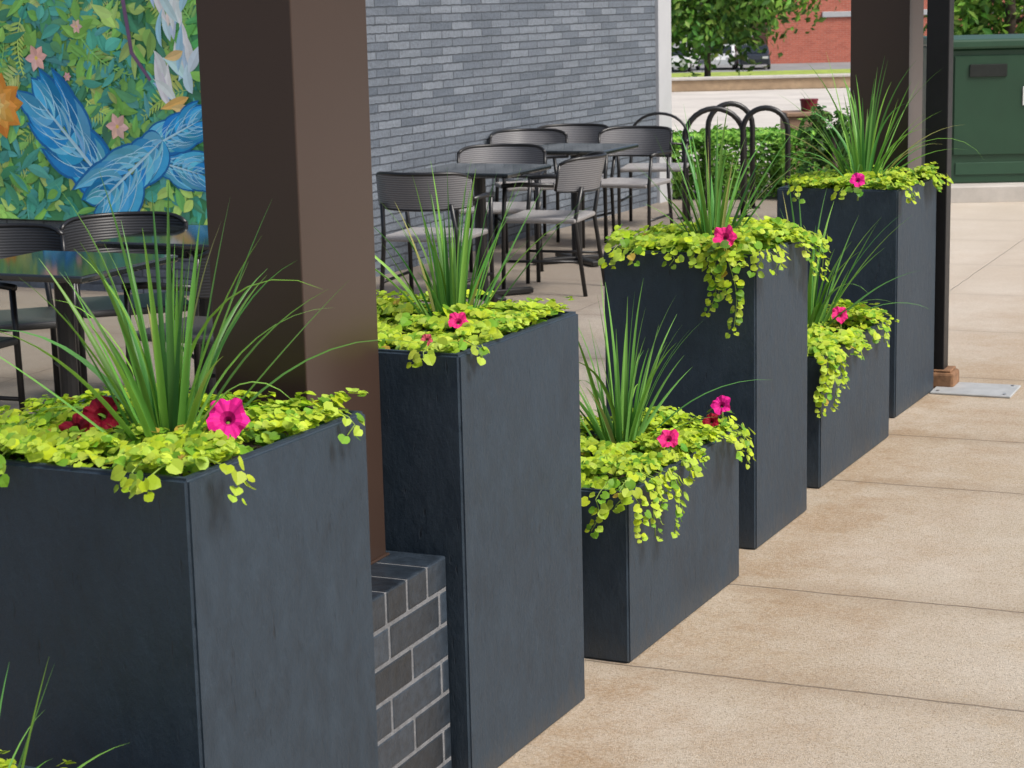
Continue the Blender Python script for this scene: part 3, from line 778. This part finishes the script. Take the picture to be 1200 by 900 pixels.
def car(x,y,rz,paint,label):
    t=thing('parked_car',label,'car',(x,y,gz(y)),rz,'cars parked beyond the verge')
    prof=[(-2.15,.32),(-2.2,.62),(-2.1,.86),(-1.25,.96),(-.55,1.42),(.75,1.45),(1.55,1.02),(2.1,.92),(2.2,.6),(2.12,.3)]
    mb=MB(); N=len(prof); vs=[]
    for yy,k in ((-.86,1),(-.80,1.0),(.80,1),(.86,1)):
        for a,b in prof:
            inn=.12 if b>1.1 else 0
            yv=yy*(1-inn); ex=(.0 if abs(yy)<.83 else -.03)
            vs.append((a*(1+ex),yv,b+ex))
    fs=[tuple(range(N))[::-1],tuple(3*N+i for i in range(N))]
    for s in range(3):
        for i in range(N): i2=(i+1)%N; fs.append((s*N+i,s*N+i2,(s+1)*N+i2,(s+1)*N+i))
    mb.add(vs,fs); mb.build('body',paint,t)
    for s in (-1,1):
        mb=MB(); yy=s*.79; mb.add([(-1.05,s*.865,.98),(-.5,yy,1.36),(.68,yy,1.38),(1.3,s*.865,1.03)],[(0,1,2,3)]); mb.build('window',M_glass,t)
        for wx in (-1.35,1.35):
            mb=MB(); mb.tube([(wx,s*.72,.33),(wx,s*.9,.33)],.33,18); w=mb.build('wheel',M_rubber,t)
            mb=MB(); mb.tube([(wx,s*.895,.33),(wx,s*.915,.33)],.2,14); mb.build('rim',M_chrome,w)
        mb=MB(); mb.box((-2.17,s*.6,.72),(.08,.35,.14),.02); mb.build('headlight',M_lamp,t)
    mb=MB(); mb.add([(-1.28,-.68,.985),(-1.28,.68,.985),(-.62,.62,1.395),(-.62,-.62,1.395)],[(0,1,2,3)]); mb.build('windscreen',M_glass,t)
car(10.6,122,1.3,M_carw,'white parked car left, under the tree beyond the verge')
car(15.2,123,1.45,M_card,'dark parked car at right, before the red brick building')
car(13.3,124,1.4,M_carw,'white parked car just left of the dark one')
# wooden box and red box
bx,by=rp(2.92,20.2)
t=thing('wooden_box','brown wooden box stand behind the shrubs, left of the far column','box',(bx,by,.004),.1)
mb=MB(); mb.box((0,0,.27),(.36,.36,.54),.008); mb.build('case',M_wood,t)
mb=MB(); mb.box((0,0,.56),(.42,.42,.04),.006); mb.build('lid',M_wood,t)
t=thing('red_container','small dark red container standing on the brown wooden box','container',(bx+.06,by,.585))
mb=MB(); mb.tube([(0,0,0),(0,0,.10)],[.075,.085],16); mb.build('cup',M_darkred,t)
mb=MB(); mb.tube([(0,0,.1005),(0,0,.115)],[.09,.09],16); mb.build('rim',M_darkred,t)
# green cabinet
cx,cy=rp(5.02,18.3)
t=thing('concrete_pad','pale concrete pad under the dark green cabinet','slab',(cx-.02,cy-.05,0),-.04)
mb=MB(); mb.box((0,0,.07),(2.6,1.9,.14),.01); mb.build('slab',M_conc,t)
t=thing('utility_cabinet','dark green metal utility cabinet at the right edge','cabinet',(cx,cy,.141),-.04)
mb=MB(); mb.box((0,0,.54),(2.2,1.5,1.08),.012,seg=2); mb.build('case',M_green,t)
mb=MB(); mb.box((0,-.01,1.122),(2.26,1.58,.08),.02,seg=2); mb.build('lid',M_greenl,t)
for x in (-.55,.55):
    mb=MB(); mb.box((x,-.757,.63),(1.04,.02,.80),.006); d=mb.build('door',M_green,t)
    mb=MB(); mb.box((x*.35,-.78,.62),(.03,.03,.16),.006); mb.build('handle',M_dkplate,d)
mb=MB(); mb.box((0,-.755,.12),(2.1,.012,.10),.004); mb.build('sill_strip',M_greenl,t)
mb=MB(); mb.box((-.80,-.775,.91),(.30,.012,.10),.003); mb.build('dark_plate',M_dkplate,t)
mb=MB(); mb.box((-.47,-.775,.70),(.10,.008,.15),.002); mb.build('sticker',M_white,t)
# ------------------------------------------------------------------ light, sky, camera
D=Vector((.56,-.34,.75)).normalized()
w=bpy.data.worlds.new('World'); scene.world=w; w.use_nodes=True
nt=w.node_tree; bg=nt.nodes['Background']; sk=nt.nodes.new('ShaderNodeTexSky'); sk.sky_type='NISHITA'; sk.sun_disc=False
sk.sun_elevation=math.asin(D.z); sk.sun_rotation=math.atan2(D.x,D.y); sk.dust_density=4; sk.air_density=1.0; sk.ozone_density=.6
nt.links.new(sk.outputs[0],bg.inputs[0]); bg.inputs[1].default_value=.145
sun=bpy.data.lights.new('sun','SUN'); sun.energy=3.3; sun.angle=math.radians(18); sun.color=(1,.97,.92)
so=bpy.data.objects.new('sun',sun); COL.objects.link(so); so.rotation_euler=D.to_track_quat('Z','Y').to_euler(); so.location=(5,-3,8)
cam=bpy.data.cameras.new('camera'); co=bpy.data.objects.new('camera',cam); COL.objects.link(co)
co.location=(0,0,HC)
Mr=Matrix.Rotation(PI/2-TH,3,'X')@Matrix.Rotation(-ROLL,3,'Z')
co.rotation_euler=Mr.to_euler()
cam.sensor_width=36; cam.lens=36*F/1200; cam.clip_end=2000; cam.clip_start=.05
cam.dof.use_dof=True; cam.dof.focus_distance=5.2; cam.dof.aperture_fstop=16
scene.camera=co
scene.view_settings.view_transform='Standard'; scene.view_settings.look='None'; scene.view_settings.exposure=0
